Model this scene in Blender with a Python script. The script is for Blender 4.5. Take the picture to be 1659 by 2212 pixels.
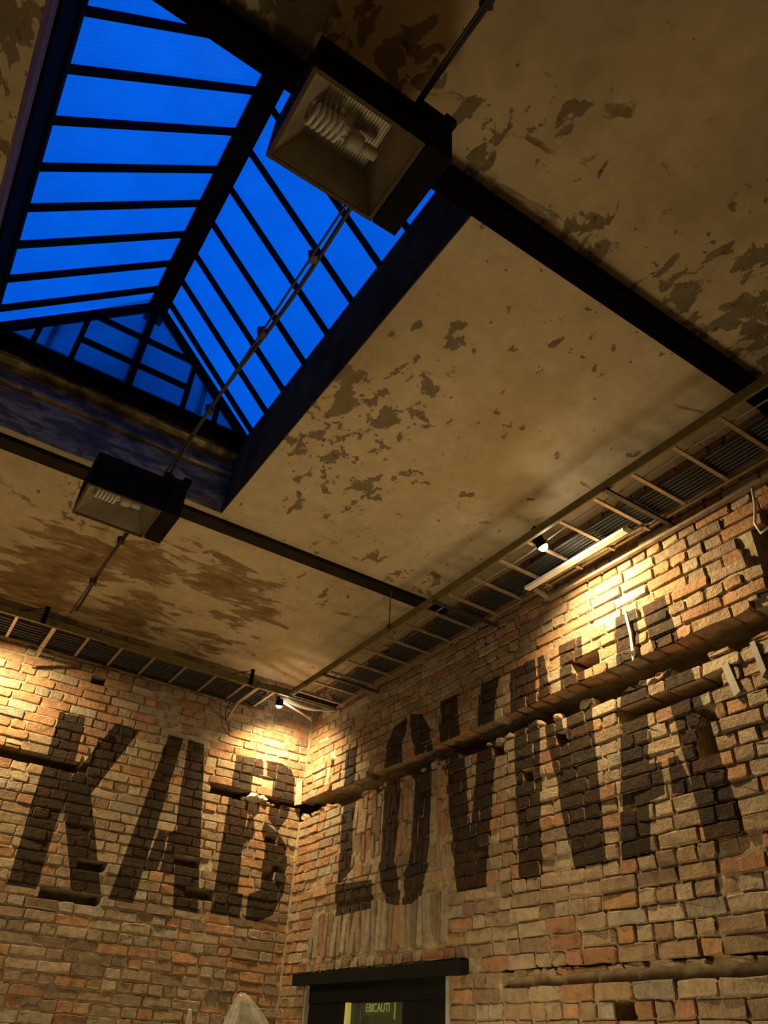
import bpy, bmesh, math, random
import numpy as np
from mathutils import Vector, Matrix, noise as mnoise

for o in list(bpy.data.objects):
    bpy.data.objects.remove(o, do_unlink=True)
scn = bpy.context.scene
C = scn.collection
rng = random.Random(7)

# ------------------------------------------------------------------ camera
W, H, F = 1659.0, 2212.0, 1597.0
CAM = np.array([6.988, -3.464, 1.6])
yaw, pitch, roll = (math.radians(a) for a in (149.083, 36.56, 4.017))
fw = np.array([math.cos(yaw)*math.cos(pitch), math.sin(yaw)*math.cos(pitch), math.sin(pitch)])
rt = np.array([math.sin(yaw), -math.cos(yaw), 0.0])
up = np.cross(rt, fw)
rt2 = math.cos(roll)*rt + math.sin(roll)*up
up2 = -math.sin(roll)*rt + math.cos(roll)*up
cd = bpy.data.cameras.new('camera')
cd.sensor_fit = 'VERTICAL'
cd.sensor_height = 36.0
cd.sensor_width = 27.0
cd.lens = F/H*36.0
cd.clip_start = 0.05
cam = bpy.data.objects.new('camera', cd)
C.objects.link(cam)
cam.matrix_world = Matrix(((rt2[0], up2[0], -fw[0], CAM[0]), (rt2[1], up2[1], -fw[1], CAM[1]),
                           (rt2[2], up2[2], -fw[2], CAM[2]), (0, 0, 0, 1)))
scn.camera = cam

# ------------------------------------------------------------------ world (blue hour sky) and exposure
wd = bpy.data.worlds.new('world')
scn.world = wd
wd.use_nodes = True
wb = wd.node_tree.nodes['Background']
wb.inputs[0].default_value = (0.0, 0.13, 0.88, 1)
wb.inputs[1].default_value = 1.04
scn.view_settings.view_transform = 'Standard'
scn.view_settings.look = 'None'
scn.view_settings.exposure = 0.0
scn.view_settings.gamma = 1.0
scn.view_settings.use_curve_mapping = False

WARM = (1.0, 0.70, 0.38)
def lamp_light(name, kind, loc, energy, radius=0.03, color=WARM, target=None, size=90, blend=0.5):
    l = bpy.data.lights.new(name, kind)
    l.energy = energy
    l.color = color
    l.shadow_soft_size = radius
    if kind == 'SPOT':
        l.spot_size = math.radians(size)
        l.spot_blend = blend
    o = bpy.data.objects.new(name, l)
    C.objects.link(o)
    o.location = loc
    if target is not None:
        o.rotation_euler = (Vector(target)-Vector(loc)).to_track_quat('-Z', 'Y').to_euler()
    return o
# spots clipped to the cable trays, washing the brick
lamp_light('tray_spot_light', 'SPOT', (0.42, -0.56, 4.35), 200, 0.02, (1, .75, .38), (0.06, -0.18, 3.2), 150, 1.0)
lamp_light('tray_spot_light', 'SPOT', (4.08, -0.44, 4.36), 250, 0.02, (1, .75, .38), (4.4, 0.0, 3.35), 164, 1.0)
lamp_light('tray_spot_light', 'SPOT', (0.48, -3.35, 4.36), 270, 0.02, (1, .75, .38), (0.0, -2.9, 3.1), 146, 1.0)
# spill of the bare lamps themselves onto tray, cables and ceiling edge
lamp_light('tray_spot_spill', 'POINT', (4.09, -0.45, 4.325), 2.6, 0.02, (1, .86, .62))
lamp_light('tray_spot_spill', 'POINT', (0.40, -0.54, 4.315), 2.6, 0.02, (1, .86, .62))
# added unseen fill lights low in the room, brightening walls and ceiling
lamp_light('unseen_fill_light', 'POINT', (3.4, -1.15, 0.9), 86, 0.5, (1, .77, .40))
lamp_light('unseen_fill_light', 'POINT', (2.0, -3.3, 0.8), 34, 0.5, (1, .77, .40))

# ------------------------------------------------------------------ materials
def new_mat(name):
    m = bpy.data.materials.new(name)
    m.use_nodes = True
    nt = m.node_tree
    b = nt.nodes['Principled BSDF']
    return m, nt, b
def N(nt, t, **kw):
    n = nt.nodes.new(t)
    for k, v in kw.items():
        setattr(n, k, v)
    return n
def ramp(nt, fac, stops):
    r = N(nt, 'ShaderNodeValToRGB')
    els = r.color_ramp.elements
    while len(els) < len(stops):
        els.new(0.5)
    for e, (p, c) in zip(els, stops):
        e.position = p
        e.color = (*c, 1) if len(c) == 3 else c
    nt.links.new(fac, r.inputs[0])
    return r.outputs[0]
def noise(nt, vec, scale, detail=5, rough=0.6, dist=0.0):
    n = N(nt, 'ShaderNodeTexNoise')
    n.inputs['Scale'].default_value = scale
    n.inputs['Detail'].default_value = detail
    n.inputs['Roughness'].default_value = rough
    n.inputs['Distortion'].default_value = dist
    nt.links.new(vec, n.inputs['Vector'])
    return n.outputs['Fac']
def mixc(nt, fac, a, b, blend='MIX'):
    m = N(nt, 'ShaderNodeMix', data_type='RGBA', blend_type=blend)
    for s, v in ((m.inputs[0], fac), (m.inputs[6], a), (m.inputs[7], b)):
        if hasattr(v, 'is_output'):
            nt.links.new(v, s)
        elif isinstance(v, (int, float)):
            s.default_value = v
        else:
            s.default_value = (*v, 1)
    return m.outputs[2]
def math_(nt, op, a, b=None, clamp=False):
    m = N(nt, 'ShaderNodeMath', operation=op, use_clamp=clamp)
    for s, v in zip(m.inputs, (a, b)):
        if v is None:
            continue
        if hasattr(v, 'is_output'):
            nt.links.new(v, s)
        else:
            s.default_value = v
    return m.outputs[0]
def bump(nt, b, height, strength=0.5, dist=0.01, normal=None):
    n = N(nt, 'ShaderNodeBump')
    n.inputs['Strength'].default_value = strength
    n.inputs['Distance'].default_value = dist
    nt.links.new(height, n.inputs['Height'])
    if normal is not None:
        nt.links.new(normal, n.inputs['Normal'])
    nt.links.new(n.outputs[0], b.inputs['Normal'])
    return n.outputs[0]
def pos(nt):
    return N(nt, 'ShaderNodeNewGeometry').outputs['Position']

def simple(name, col, rough=0.6, metal=0.0, var=0.25, scale=12, bmp=0.15, emit=None, spec=0.5):
    m, nt, b = new_mat(name)
    p = N(nt, 'ShaderNodeTexCoord').outputs['Object']
    n1 = noise(nt, p, scale, 6)
    c = ramp(nt, n1, [(0.3, tuple(x*(1-var) for x in col)), (0.7, tuple(min(1, x*(1+var)) for x in col))])
    nt.links.new(c, b.inputs['Base Color'])
    b.inputs['Roughness'].default_value = rough
    b.inputs['Metallic'].default_value = metal
    b.inputs['Specular IOR Level'].default_value = spec
    if bmp:
        bump(nt, b, noise(nt, p, scale*6, 4), bmp, 0.004)
    if emit:
        b.inputs['Emission Color'].default_value = (*emit[:3], 1)
        b.inputs['Emission Strength'].default_value = emit[3]
    return m

def brick_mat(name, painted):
    m, nt, b = new_mat(name)
    p = pos(nt)
    at = N(nt, 'ShaderNodeAttribute', attribute_name='col')
    c = at.outputs['Color']
    n1 = noise(nt, p, 16, 6, 0.65)
    c = mixc(nt, 1.0, c, ramp(nt, n1, [(0.25, (.55, .52, .5)), (0.5, (1, 1, 1)), (0.75, (1.35, 1.3, 1.25))]), 'MULTIPLY')
    n2 = noise(nt, p, 45, 4, 0.6)
    c = mixc(nt, ramp(nt, n2, [(0.60, (0, 0, 0)), (0.70, (.55, .55, .55))]), c, (.36, .28, .18))
    n3 = noise(nt, p, 7, 5, 0.6)
    c = mixc(nt, ramp(nt, n3, [(0.62, (0, 0, 0)), (0.72, (.5, .5, .5))]), c, (.05, .035, .025))
    if painted:
        n4 = noise(nt, p, 28, 5, 0.7)
        k = ramp(nt, n4, [(0.3, (.075, .065, .055)), (0.6, (.14, .12, .10)), (0.8, (.27, .235, .20))])
        c = mixc(nt, 1.0, c, k, 'MULTIPLY')
    nt.links.new(c, b.inputs['Base Color'])
    b.inputs['Roughness'].default_value = 0.92
    b.inputs['Specular IOR Level'].default_value = 0.25
    hsum = math_(nt, 'ADD', noise(nt, p, 38, 6, 0.65), math_(nt, 'MULTIPLY', noise(nt, p, 150, 3), 0.4))
    bump(nt, b, hsum, 1.0, 0.016)
    return m
M_BRICK = brick_mat('brick_clay', False)
M_BRICKP = brick_mat('brick_clay_painted_black', True)

def mortar_mat(name, painted):
    m, nt, b = new_mat(name)
    p = pos(nt)
    n1 = noise(nt, p, 14, 6, 0.65)
    c = ramp(nt, n1, [(0.25, (.20, .145, .085)), (0.5, (.40, .31, .19)), (0.75, (.52, .43, .28))])
    if painted:
        c = mixc(nt, 1.0, c, (.13, .115, .10), 'MULTIPLY')
    nt.links.new(c, b.inputs['Base Color'])
    b.inputs['Roughness'].default_value = 0.95
    b.inputs['Specular IOR Level'].default_value = 0.2
    bump(nt, b, noise(nt, p, 45, 6, 0.7), 1.0, 0.015)
    return m
M_MORT = mortar_mat('lime_mortar', False)
M_MORTP = mortar_mat('lime_mortar_painted_black', True)

def ceiling_mat():
    m, nt, b = new_mat('peeling_ceiling_paint')
    p = pos(nt)
    def blobs(lst):
        acc = None
        for (x, y, r, a) in lst:
            d = N(nt, 'ShaderNodeVectorMath', operation='DISTANCE')
            nt.links.new(p, d.inputs[0])
            d.inputs[1].default_value = (x, y, 4.82)
            mr = N(nt, 'ShaderNodeMapRange')
            mr.inputs[1].default_value = 0.0
            mr.inputs[2].default_value = r
            mr.inputs[3].default_value = a
            mr.inputs[4].default_value = 0.0
            nt.links.new(d.outputs['Value'], mr.inputs[0])
            acc = mr.outputs[0] if acc is None else math_(nt, 'MAXIMUM', acc, mr.outputs[0])
        return acc
    n0 = noise(nt, p, 1.1, 5, 0.6)
    base = ramp(nt, n0, [(0.3, (.50, .40, .25)), (0.5, (.64, .52, .33)), (0.7, (.67, .565, .385))])
    n5 = noise(nt, p, 9, 6, 0.65)
    base = mixc(nt, 1.0, base, ramp(nt, n5, [(0.3, (.84, .82, .8)), (0.7, (1.06, 1.06, 1.06))]), 'MULTIPLY')
    # flaked patches
    dens = blobs([(4.15, -2.05, .75, .20), (3.52, -1.89, .62, .19), (4.2, -1.75, .6, .17), (3.38, -1.5, .55, .20), (3.5, -2.1, .5, .15),
                  (3.0, -1.75, .5, .13), (4.4, -1.1, .5, .10), (4.83, -1.77, .35, .15), (5.22, -1.24, .5, .14), (2.74, -1.02, .4, .16),
                  (5.86, -2.83, .26, .26), (5.79, -3.25, .5, .26), (5.91, -2.23, .3, .2), (5.75, -2.35, .45, .16), (5.68, -1.55, .42, .22),
                  (6.05, -.98, .5, .22), (5.88, -.62, .55, .22), (5.7, -1.1, .5, .17), (5.1, -4.25, .45, .2), (4.5, -4.2, .3, .22),
                  (2.65, -.6, .5, .12), (3.9, -.75, .4, .06), (2.0, -1.0, .5, .1), (1.9, -3.2, .6, .12)])
    wv = N(nt, 'ShaderNodeMapping')
    wv.inputs['Scale'].default_value = (1.0, 1.35, 1.0)
    nt.links.new(p, wv.inputs[0])
    nf = noise(nt, wv.outputs[0], 5.5, 7, 0.58, 0.35)
    pm = math_(nt, 'ADD', nf, dens)
    mask = ramp(nt, pm, [(0.675, (0, 0, 0)), (0.69, (1, 1, 1))])
    rim = ramp(nt, pm, [(0.655, (0, 0, 0)), (0.675, (1, 1, 1)), (0.69, (0, 0, 0))])
    under = ramp(nt, noise(nt, p, 12, 5), [(0.3, (.16, .12, .07)), (0.7, (.26, .20, .12))])
    col = mixc(nt, math_(nt, 'MULTIPLY', mask, 0.9), base, under)
    # water stain towards the left wall, with flaking edges
    st = blobs([(1.5, -2.5, .75, .34), (1.6, -1.75, .6, .32), (1.2, -1.35, .5, .30), (0.9, -3.0, .9, .34), (0.5, -2.2, .8, .32), (0.3, -1.5, .55, .25), (.25, -3.2, .8, .34)])
    nm = N(nt, 'ShaderNodeMapping')
    nm.inputs['Scale'].default_value = (2.2, 0.9, 1.0)
    nt.links.new(p, nm.inputs[0])
    ns = math_(nt, 'ADD', noise(nt, nm.outputs[0], 2.6, 8, 0.62, 0.6), st)
    smask = ramp(nt, ns, [(0.67, (0, 0, 0)), (0.69, (.85, .85, .85)), (0.95, (1, 1, 1))])
    stc = ramp(nt, noise(nt, nm.outputs[0], 5, 7, 0.65), [(0.3, (.13, .075, .03)), (0.52, (.27, .17, .07)), (0.62, (.36, .25, .12)), (0.68, (.56, .44, .27))])
    col = mixc(nt, smask, col, stc)
    srim = ramp(nt, ns, [(0.655, (0, 0, 0)), (0.67, (1, 1, 1)), (0.685, (0, 0, 0))])
    # hairline specks
    sp = noise(nt, p, 16, 3, 0.5)
    spd = math_(nt, 'ADD', sp, math_(nt, 'MULTIPLY', dens, 0.35))
    col = mixc(nt, ramp(nt, spd, [(0.715, (0, 0, 0)), (0.73, (.75, .75, .75))]), col, (.10, .075, .045))
    col = mixc(nt, math_(nt, 'MULTIPLY', rim, 0.22), col, (.62, .52, .36))
    col = mixc(nt, math_(nt, 'MULTIPLY', srim, 0.5), col, (.09, .055, .025))
    nt.links.new(col, b.inputs['Base Color'])
    b.inputs['Roughness'].default_value = 0.85
    b.inputs['Specular IOR Level'].default_value = 0.2
    h = math_(nt, 'SUBTRACT', math_(nt, 'MULTIPLY', noise(nt, p, 22, 6), 0.35), math_(nt, 'ADD', mask, math_(nt, 'MULTIPLY', smask, 0.6)))
    bump(nt, b, h, 0.45, 0.006)
    return m
M_CEIL = ceiling_mat()

def reveal_mat():
    m, nt, b = new_mat('weathered_grey_curb')
    p = pos(nt)
    mp = N(nt, 'ShaderNodeMapping')
    mp.inputs['Scale'].default_value = (1.2, 1.2, 4.0)
    nt.links.new(p, mp.inputs[0])
    n1 = noise(nt, mp.outputs[0], 3.2, 7, 0.6, 0.5)
    c = ramp(nt, n1, [(0.35, (.15, .115, .06)), (0.5, (.30, .22, .09)), (0.53, (.52, .39, .14)), (0.7, (.68, .52, .19))])
    n2 = noise(nt, mp.outputs[0], 11, 5, 0.6)
    c = mixc(nt, 1.0, c, ramp(nt, n2, [(0.3, (.6, .6, .6)), (0.65, (1.1, 1.1, 1.1))]), 'MULTIPLY')
    nt.links.new(c, b.inputs['Base Color'])
    b.inputs['Roughness'].default_value = 0.8
    bump(nt, b, n1, 0.5, 0.02)
    return m
M_CURB = reveal_mat()
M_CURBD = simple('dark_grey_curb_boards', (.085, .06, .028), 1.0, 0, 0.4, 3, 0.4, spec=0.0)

def wood_mat():
    m, nt, b = new_mat('old_brown_wood')
    p = pos(nt)
    mp = N(nt, 'ShaderNodeMapping')
    mp.inputs['Scale'].default_value = (0.7, 8, 14)
    nt.links.new(p, mp.inputs[0])
    n1 = noise(nt, mp.outputs[0], 3, 7, 0.65, 0.4)
    c = ramp(nt, n1, [(0.3, (.05, .028, .017)), (0.5, (.16, .10, .065)), (0.72, (.27, .18, .12))])
    nt.links.new(c, b.inputs['Base Color'])
    b.inputs['Roughness'].default_value = 0.75
    bump(nt, b, n1, 0.6, 0.01)
    return m
M_WOOD = wood_mat()

def glass_mat(name, tint, wires, gloss=0.06):
    m, nt, b = new_mat(name)
    nt.nodes.remove(b)
    out = nt.nodes['Material Output']
    p = N(nt, 'ShaderNodeTexCoord').outputs['Object']
    tr = N(nt, 'ShaderNodeBsdfTransparent')
    gl = N(nt, 'ShaderNodeBsdfGlossy')
    gl.inputs['Roughness'].default_value = 0.25
    df = N(nt, 'ShaderNodeBsdfTranslucent')
    df.inputs['Color'].default_value = (.75, .8, .85, 1)
    w1 = N(nt, 'ShaderNodeTexWave', bands_direction='X')
    w2 = N(nt, 'ShaderNodeTexWave', bands_direction='Y')
    for w in (w1, w2):
        w.inputs['Scale'].default_value = wires
        w.inputs['Distortion'].default_value = 0.4
        w.inputs['Detail'].default_value = 1.0
        nt.links.new(p, w.inputs['Vector'])
    g = math_(nt, 'MAXIMUM', w1.outputs['Fac'], w2.outputs['Fac'])
    c = ramp(nt, g, [(0.86, tint), (0.99, tuple(x*0.91 for x in tint))])
    dirt = noise(nt, p, 2.2, 6, 0.6)
    c = mixc(nt, 1.0, c, ramp(nt, dirt, [(0.3, (.90, .91, .93)), (0.6, (1, 1, 1))]), 'MULTIPLY')
    nt.links.new(c, tr.inputs[0])
    m1 = N(nt, 'ShaderNodeMixShader')
    m1.inputs[0].default_value = 0.06
    nt.links.new(tr.outputs[0], m1.inputs[1])
    nt.links.new(df.outputs[0], m1.inputs[2])
    m2 = N(nt, 'ShaderNodeMixShader')
    m2.inputs[0].default_value = gloss
    nt.links.new(m1.outputs[0], m2.inputs[1])
    nt.links.new(gl.outputs[0], m2.inputs[2])
    nt.links.new(m2.outputs[0], out.inputs[0])
    return m
M_GLASS = glass_mat('wired_roof_glass', (.97, .98, 1.0), 13)
M_GLASSG = glass_mat('plain_gable_glass', (.86, .9, .95), 0.01, 0.08)
M_BLACK = simple('sooty_black_steel', (.006, .005, .004), 0.8, 0.0, 0.4, 8, 0.3, spec=0.08)
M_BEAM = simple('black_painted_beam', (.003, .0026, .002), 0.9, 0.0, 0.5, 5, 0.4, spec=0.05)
M_BEAM2 = simple('rusty_dark_beam', (.016, .011, .006), 0.8, 0.0, 0.6, 6, 0.4, spec=0.2)
M_TRAY = simple('galvanised_tray_steel', (.34, .27, .18), 0.45, 0.55, 0.25, 20, 0.1)
M_TRAYG = simple('olive_painted_rail', (.17, .145, .055), 0.5, 0.2, 0.25, 20, 0.1)
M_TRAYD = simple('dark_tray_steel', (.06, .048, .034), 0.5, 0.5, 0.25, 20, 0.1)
M_CABLE = simple('black_cable_rubber', (.014, .013, .013), 0.5, 0, 0.3, 20, 0.1)
M_CABLEW = simple('white_cable_plastic', (.65, .62, .55), 0.45, 0, 0.1, 20, 0.05)
M_CABLEB = simple('brown_cable_rubber', (.018, .012, .008), 0.6, 0, 0.3, 20, 0.1)
M_HOUSE = simple('dark_lamp_housing', (.013, .0105, .006), 0.85, 0.0, 0.3, 9, 0.1, spec=0.06)
M_REFL = simple('dull_aluminium_reflector', (.42, .36, .27), 0.45, 0.35, 0.25, 6, 0.1)
M_CFL = simple('white_bulb_glass', (.72, .70, .62), 0.35, 0, 0.05, 6, 0.0)
M_SOCK = simple('cream_ceramic_socket', (.45, .40, .30), 0.5, 0, 0.1, 10, 0.05)
M_RUST = simple('rusty_clamp', (.09, .06, .032), 0.7, 0.3, 0.3, 20, 0.3)
M_BATTEN = simple('bare_aluminium_batten', (.85, .84, .80), 0.35, 0.2, 0.1, 10, 0.02)
M_LENS = simple('lit_spot_lens', (1, .95, .85), 0.4, 0, 0.0, 5, 0, emit=(1, .88, .66, 12))
M_PLAST = simple('pale_plaster_render', (.46, .40, .30), 0.9, 0, 0.25, 20, 0.6)
M_WALLP = simple('plain_room_plaster', (.30, .24, .17), 0.9, 0, 0.2, 2, 0.2)
M_FLOOR = simple('dark_concrete_floor', (.10, .085, .065), 0.7, 0, 0.2, 3, 0.2)
M_DOOR = simple('matt_black_door_paint', (.006, .006, .006), 0.75, 0, 0.3, 6, 0.1, spec=0.15)
M_JAMB = simple('grey_door_jamb', (.30, .27, .22), 0.7, 0, 0.2, 12, 0.2)
M_DGLASS = simple('glowing_olive_panel', (.06, .06, .02), 0.3, 0, 0.4, 3, 0, emit=(.16, .15, .022, 0.16))  # olive tone in the door glass put in as emission
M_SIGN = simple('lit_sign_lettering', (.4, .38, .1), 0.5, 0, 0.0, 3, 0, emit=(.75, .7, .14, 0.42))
M_EDGE = simple('glowing_yellow_edge', (.5, .46, .12), 0.5, 0, 0.1, 3, 0, emit=(.6, .54, .1, 0.35))  # edge is no lamp; its brightness is put in as a weak glow
M_OUT = simple('outside_grey_render', (.62, .64, .66), 0.9, 0, 0.3, 0.8, 0.2)
M_RUBBLE = simple('broken_rubble', (.30, .20, .11), 0.95, 0, 0.4, 30, 0.8)

def plastic_mat():
    m, nt, b = new_mat('clear_plastic_film')
    b.inputs['Base Color'].default_value = (.8, .78, .7, 1)
    b.inputs['Roughness'].default_value = 0.12
    b.inputs['Specular IOR Level'].default_value = 0.9
    tr = N(nt, 'ShaderNodeBsdfTransparent')
    tr.inputs[0].default_value = (.95, .95, .93, 1)
    mx = N(nt, 'ShaderNodeMixShader')
    p = pos(nt)
    f = ramp(nt, noise(nt, p, 9, 4), [(0.35, (.14, .14, .14)), (0.7, (.40, .40, .40))])
    nt.links.new(f, mx.inputs[0])
    nt.links.new(tr.outputs[0], mx.inputs[1])
    nt.links.new(b.outputs[0], mx.inputs[2])
    nt.links.new(mx.outputs[0], nt.nodes['Material Output'].inputs[0])
    return m
M_FILM = plastic_mat()

# ------------------------------------------------------------------ helpers
class MB:
    """collects vertices and faces for one mesh"""
    def __init__(s):
        s.v, s.f = [], []
    def box(s, a, b):
        x0, y0, z0 = a
        x1, y1, z1 = b
        n = len(s.v)
        s.v += [(x0, y0, z0), (x1, y0, z0), (x1, y1, z0), (x0, y1, z0), (x0, y0, z1), (x1, y0, z1), (x1, y1, z1), (x0, y1, z1)]
        s.f += [tuple(n+i for i in q) for q in ((0, 3, 2, 1), (4, 5, 6, 7), (0, 1, 5, 4), (1, 2, 6, 5), (2, 3, 7, 6), (3, 0, 4, 7))]
        return s
    def bar(s, p, q, w, h, upv=(0, 0, 1)):
        p, q = Vector(p), Vector(q)
        d = (q-p).normalized()
        r = d.cross(Vector(upv)).normalized()
        u = r.cross(d).normalized()
        n = len(s.v)
        for base in (p, q):
            for a, b in ((-1, -1), (1, -1), (1, 1), (-1, 1)):
                s.v.append(tuple(base + r*(a*w/2) + u*(b*h/2)))
        s.f += [tuple(n+i for i in qd) for qd in ((0, 1, 2, 3), (7, 6, 5, 4), (0, 4, 5, 1), (1, 5, 6, 2), (2, 6, 7, 3), (3, 7, 4, 0))]
        return s
    def tube(s, pts, r, n=8, cap=True):
        pts = [Vector(p) for p in pts]
        base = len(s.v)
        d0 = (pts[1]-pts[0]).normalized()
        ref = Vector((0, 0, 1)) if abs(d0.z) < 0.9 else Vector((1, 0, 0))
        u = d0.cross(ref).normalized()
        for i, p in enumerate(pts):
            d = (pts[min(i+1, len(pts)-1)]-pts[max(i-1, 0)]).normalized()
            u = (u - d*u.dot(d)).normalized()
            w = d.cross(u)
            rr = r[i] if isinstance(r, (list, tuple)) else r
            for k in range(n):
                a = 2*math.pi*k/n
                s.v.append(tuple(p + u*(rr*math.cos(a)) + w*(rr*math.sin(a))))
        for i in range(len(pts)-1):
            for k in range(n):
                a, b = base+i*n+k, base+i*n+(k+1) % n
                s.f.append((a, b, b+n, a+n))
        if cap:
            s.f.append(tuple(base+k for k in range(n))[::-1])
            s.f.append(tuple(base+(len(pts)-1)*n+k for k in range(n)))
        return s
    def quad(s, *ps):
        n = len(s.v)
        s.v += [tuple(p) for p in ps]
        s.f.append(tuple(range(n, n+len(ps))))
        return s
    def prism(s, poly, d):
        n = len(s.v)
        k = len(poly)
        s.v += [tuple(p) for p in poly] + [tuple(Vector(p)+Vector(d)) for p in poly]
        s.f.append(tuple(range(n, n+k)))
        s.f.append(tuple(range(n+k, n+2*k))[::-1])
        for i in range(k):
            j = (i+1) % k
            s.f.append((n+i, n+k+i, n+k+j, n+j))
        return s
    def mesh(s, name, fix=True):
        me = bpy.data.meshes.new(name)
        me.from_pydata(s.v, [], s.f)
        if fix:
            bm = bmesh.new()
            bm.from_mesh(me)
            bmesh.ops.recalc_face_normals(bm, faces=bm.faces)
            bm.to_mesh(me)
            bm.free()
        me.update()
        return me
    def build(s, name, mat, parent=None, smooth=False, **tags):
        me = s.mesh(name)
        me.materials.append(mat)
        if smooth:
            for p in me.polygons:
                p.use_smooth = True
        o = bpy.data.objects.new(name, me)
        C.objects.link(o)
        if parent is not None:
            o.parent = parent
        return tag(o, **tags)
def tag(o, label=None, cat=None, group=None, kind=None):
    if label: o['label'] = label
    if cat: o['category'] = cat
    if group: o['group'] = group
    if kind: o['kind'] = kind
    return o
def empty(name, loc=(0, 0, 0), **tags):
    o = bpy.data.objects.new(name, None)
    o.empty_display_size = 0.1
    C.objects.link(o)
    o.location = loc
    return tag(o, **tags)
def clip_poly(poly, a, b):
    """keep the part of a 2d polygon left of the line a->b"""
    out = []
    def side(p): return (b[0]-a[0])*(p[1]-a[1])-(b[1]-a[1])*(p[0]-a[0])
    for i in range(len(poly)):
        p, q = poly[i], poly[(i+1) % len(poly)]
        sp, sq = side(p), side(q)
        if sp >= 0: out.append(p)
        if sp*sq < 0:
            t = sp/(sp-sq)
            out.append((p[0]+t*(q[0]-p[0]), p[1]+t*(q[1]-p[1])))
    return out
def inside(poly, u, v):
    for i in range(len(poly)):
        a, b = poly[i], poly[(i+1) % len(poly)]
        if (b[0]-a[0])*(v-a[1])-(b[1]-a[1])*(u-a[0]) < 0:
            return False
    return True
def project(P):
    v = np.asarray(P)-CAM
    z = v @ fw
    return W/2+F*(v @ rt2)/z, H/2-F*(v @ up2)/z, z

ZC = 4.82     # ceiling height
# ------------------------------------------------------------------ painted lettering (wall coordinates: along the wall, height)
LET_L = [[(-2.502,3.945),(-2.472,2.545),(-2.25,2.545),(-2.244,3.251),(-2.272,3.945)],[(-2.261,3.37),(-2.244,3.19),(-2.054,3.289),(-1.765,3.957),(-2.0,3.965)],[(-2.256,3.279),(-2.2,3.109),(-1.971,2.555),(-1.724,2.545),(-2.065,3.38)],
 [(-1.67,2.55),(-1.459,2.545),(-1.339,3.985),(-1.487,3.985)],[(-1.441,2.796),(-1.323,2.819),(-1.291,2.983),(-1.308,3.134),(-1.379,3.145)],[(-1.293,2.819),(-1.163,2.816),(-1.208,3.175),(-1.276,3.147)],[(-1.291,3.985),(-1.256,3.383),(-1.111,2.549),(-0.879,2.543),(-1.127,3.978)],
 [(-0.791,3.947),(-0.764,2.557),(-0.608,2.555),(-0.542,2.752),(-0.59,3.969)],[(-0.605,3.967),(-0.586,3.798),(-0.477,3.812),(-0.495,3.976)],[(-0.451,3.976),(-0.435,3.816),(-0.353,3.806),(-0.126,3.854),(-0.177,3.94),(-0.284,3.985)],[(-0.353,3.806),(-0.344,3.43),(-0.225,3.336),(-0.137,3.486),(-0.108,3.658),(-0.126,3.854)],[(-0.57,3.155),(-0.462,3.251),(-0.489,3.403),(-0.55,3.427)],[(-0.396,3.306),(-0.333,3.178),(-0.112,3.215),(-0.225,3.336),(-0.379,3.388)],[(-0.333,3.178),(-0.32,2.807),(-0.081,2.815),(-0.074,2.999),(-0.112,3.215)],[(-0.433,2.755),(-0.428,2.55),(-0.304,2.55),(-0.17,2.616),(-0.081,2.815),(-0.32,2.807)],[(-0.617,2.556),(-0.485,2.55),(-0.484,2.748),(-0.542,2.752)]]
LET_R = [[(0.804,3.976),(0.861,2.79),(1.061,2.881),(1.015,3.963)],[(0.836,2.801),(0.858,2.555),(1.438,2.559),(1.419,2.772)],
 [(1.518,3.659),(1.763,3.804),(1.835,3.9),(1.828,4.012),(1.61,3.963),(1.524,3.824)],[(1.518,3.659),(1.523,3.121),(1.747,3.112),(1.781,3.653),(1.763,3.804)],[(1.506,2.881),(1.718,2.886),(1.741,3.174),(1.540,3.206)],[(1.506,2.881),(1.553,2.702),(1.647,2.578),(1.754,2.555),(1.818,2.549),(1.788,2.768),(1.718,2.886)],
 [(1.884,4.02),(1.896,3.834),(1.959,3.704),(2.201,3.65),(2.169,3.807),(2.055,3.97)],[(1.959,3.704),(1.975,3.074),(2.195,3.036),(2.201,3.65)],[(1.955,2.853),(2.179,2.79),(2.195,3.191),(1.991,3.23)],[(1.867,2.745),(1.869,2.544),(2.005,2.54),(2.087,2.579),(2.141,2.699),(2.179,2.79),(1.955,2.853)],
 [(2.31,4.0),(2.52,2.56),(2.697,2.556),(2.685,2.916),(2.572,3.989)],[(2.647,2.556),(2.837,2.558),(3.07,3.97),(2.87,3.97),(2.771,3.413),(2.685,2.916)],
 [(3.163,2.562),(3.362,2.559),(3.476,3.95),(3.195,3.95)],[(3.489,3.398),(3.638,2.558),(3.808,2.557),(3.559,3.95),(3.50,3.95)],[(3.675,3.165),(3.799,2.555),(3.892,2.557),(3.925,3.95),(3.717,3.95)],
 [(3.994,2.557),(4.2,2.556),(4.346,3.456),(4.395,3.97),(4.235,3.97)],[(4.243,2.825),(4.348,2.841),(4.36,3.013),(4.258,3.026)],[(4.394,2.836),(4.535,2.812),(4.476,3.02),(4.406,3.021)],[(4.428,3.95),(4.549,2.573),(4.773,2.567),(4.603,3.95)]]
def ccw(poly):
    a = sum(poly[i][0]*poly[(i+1) % len(poly)][1]-poly[(i+1) % len(poly)][0]*poly[i][1] for i in range(len(poly)))
    return poly if a > 0 else poly[::-1]
LET_L = [ccw(p) for p in LET_L]
LET_R = [ccw(p) for p in LET_R]

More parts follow.
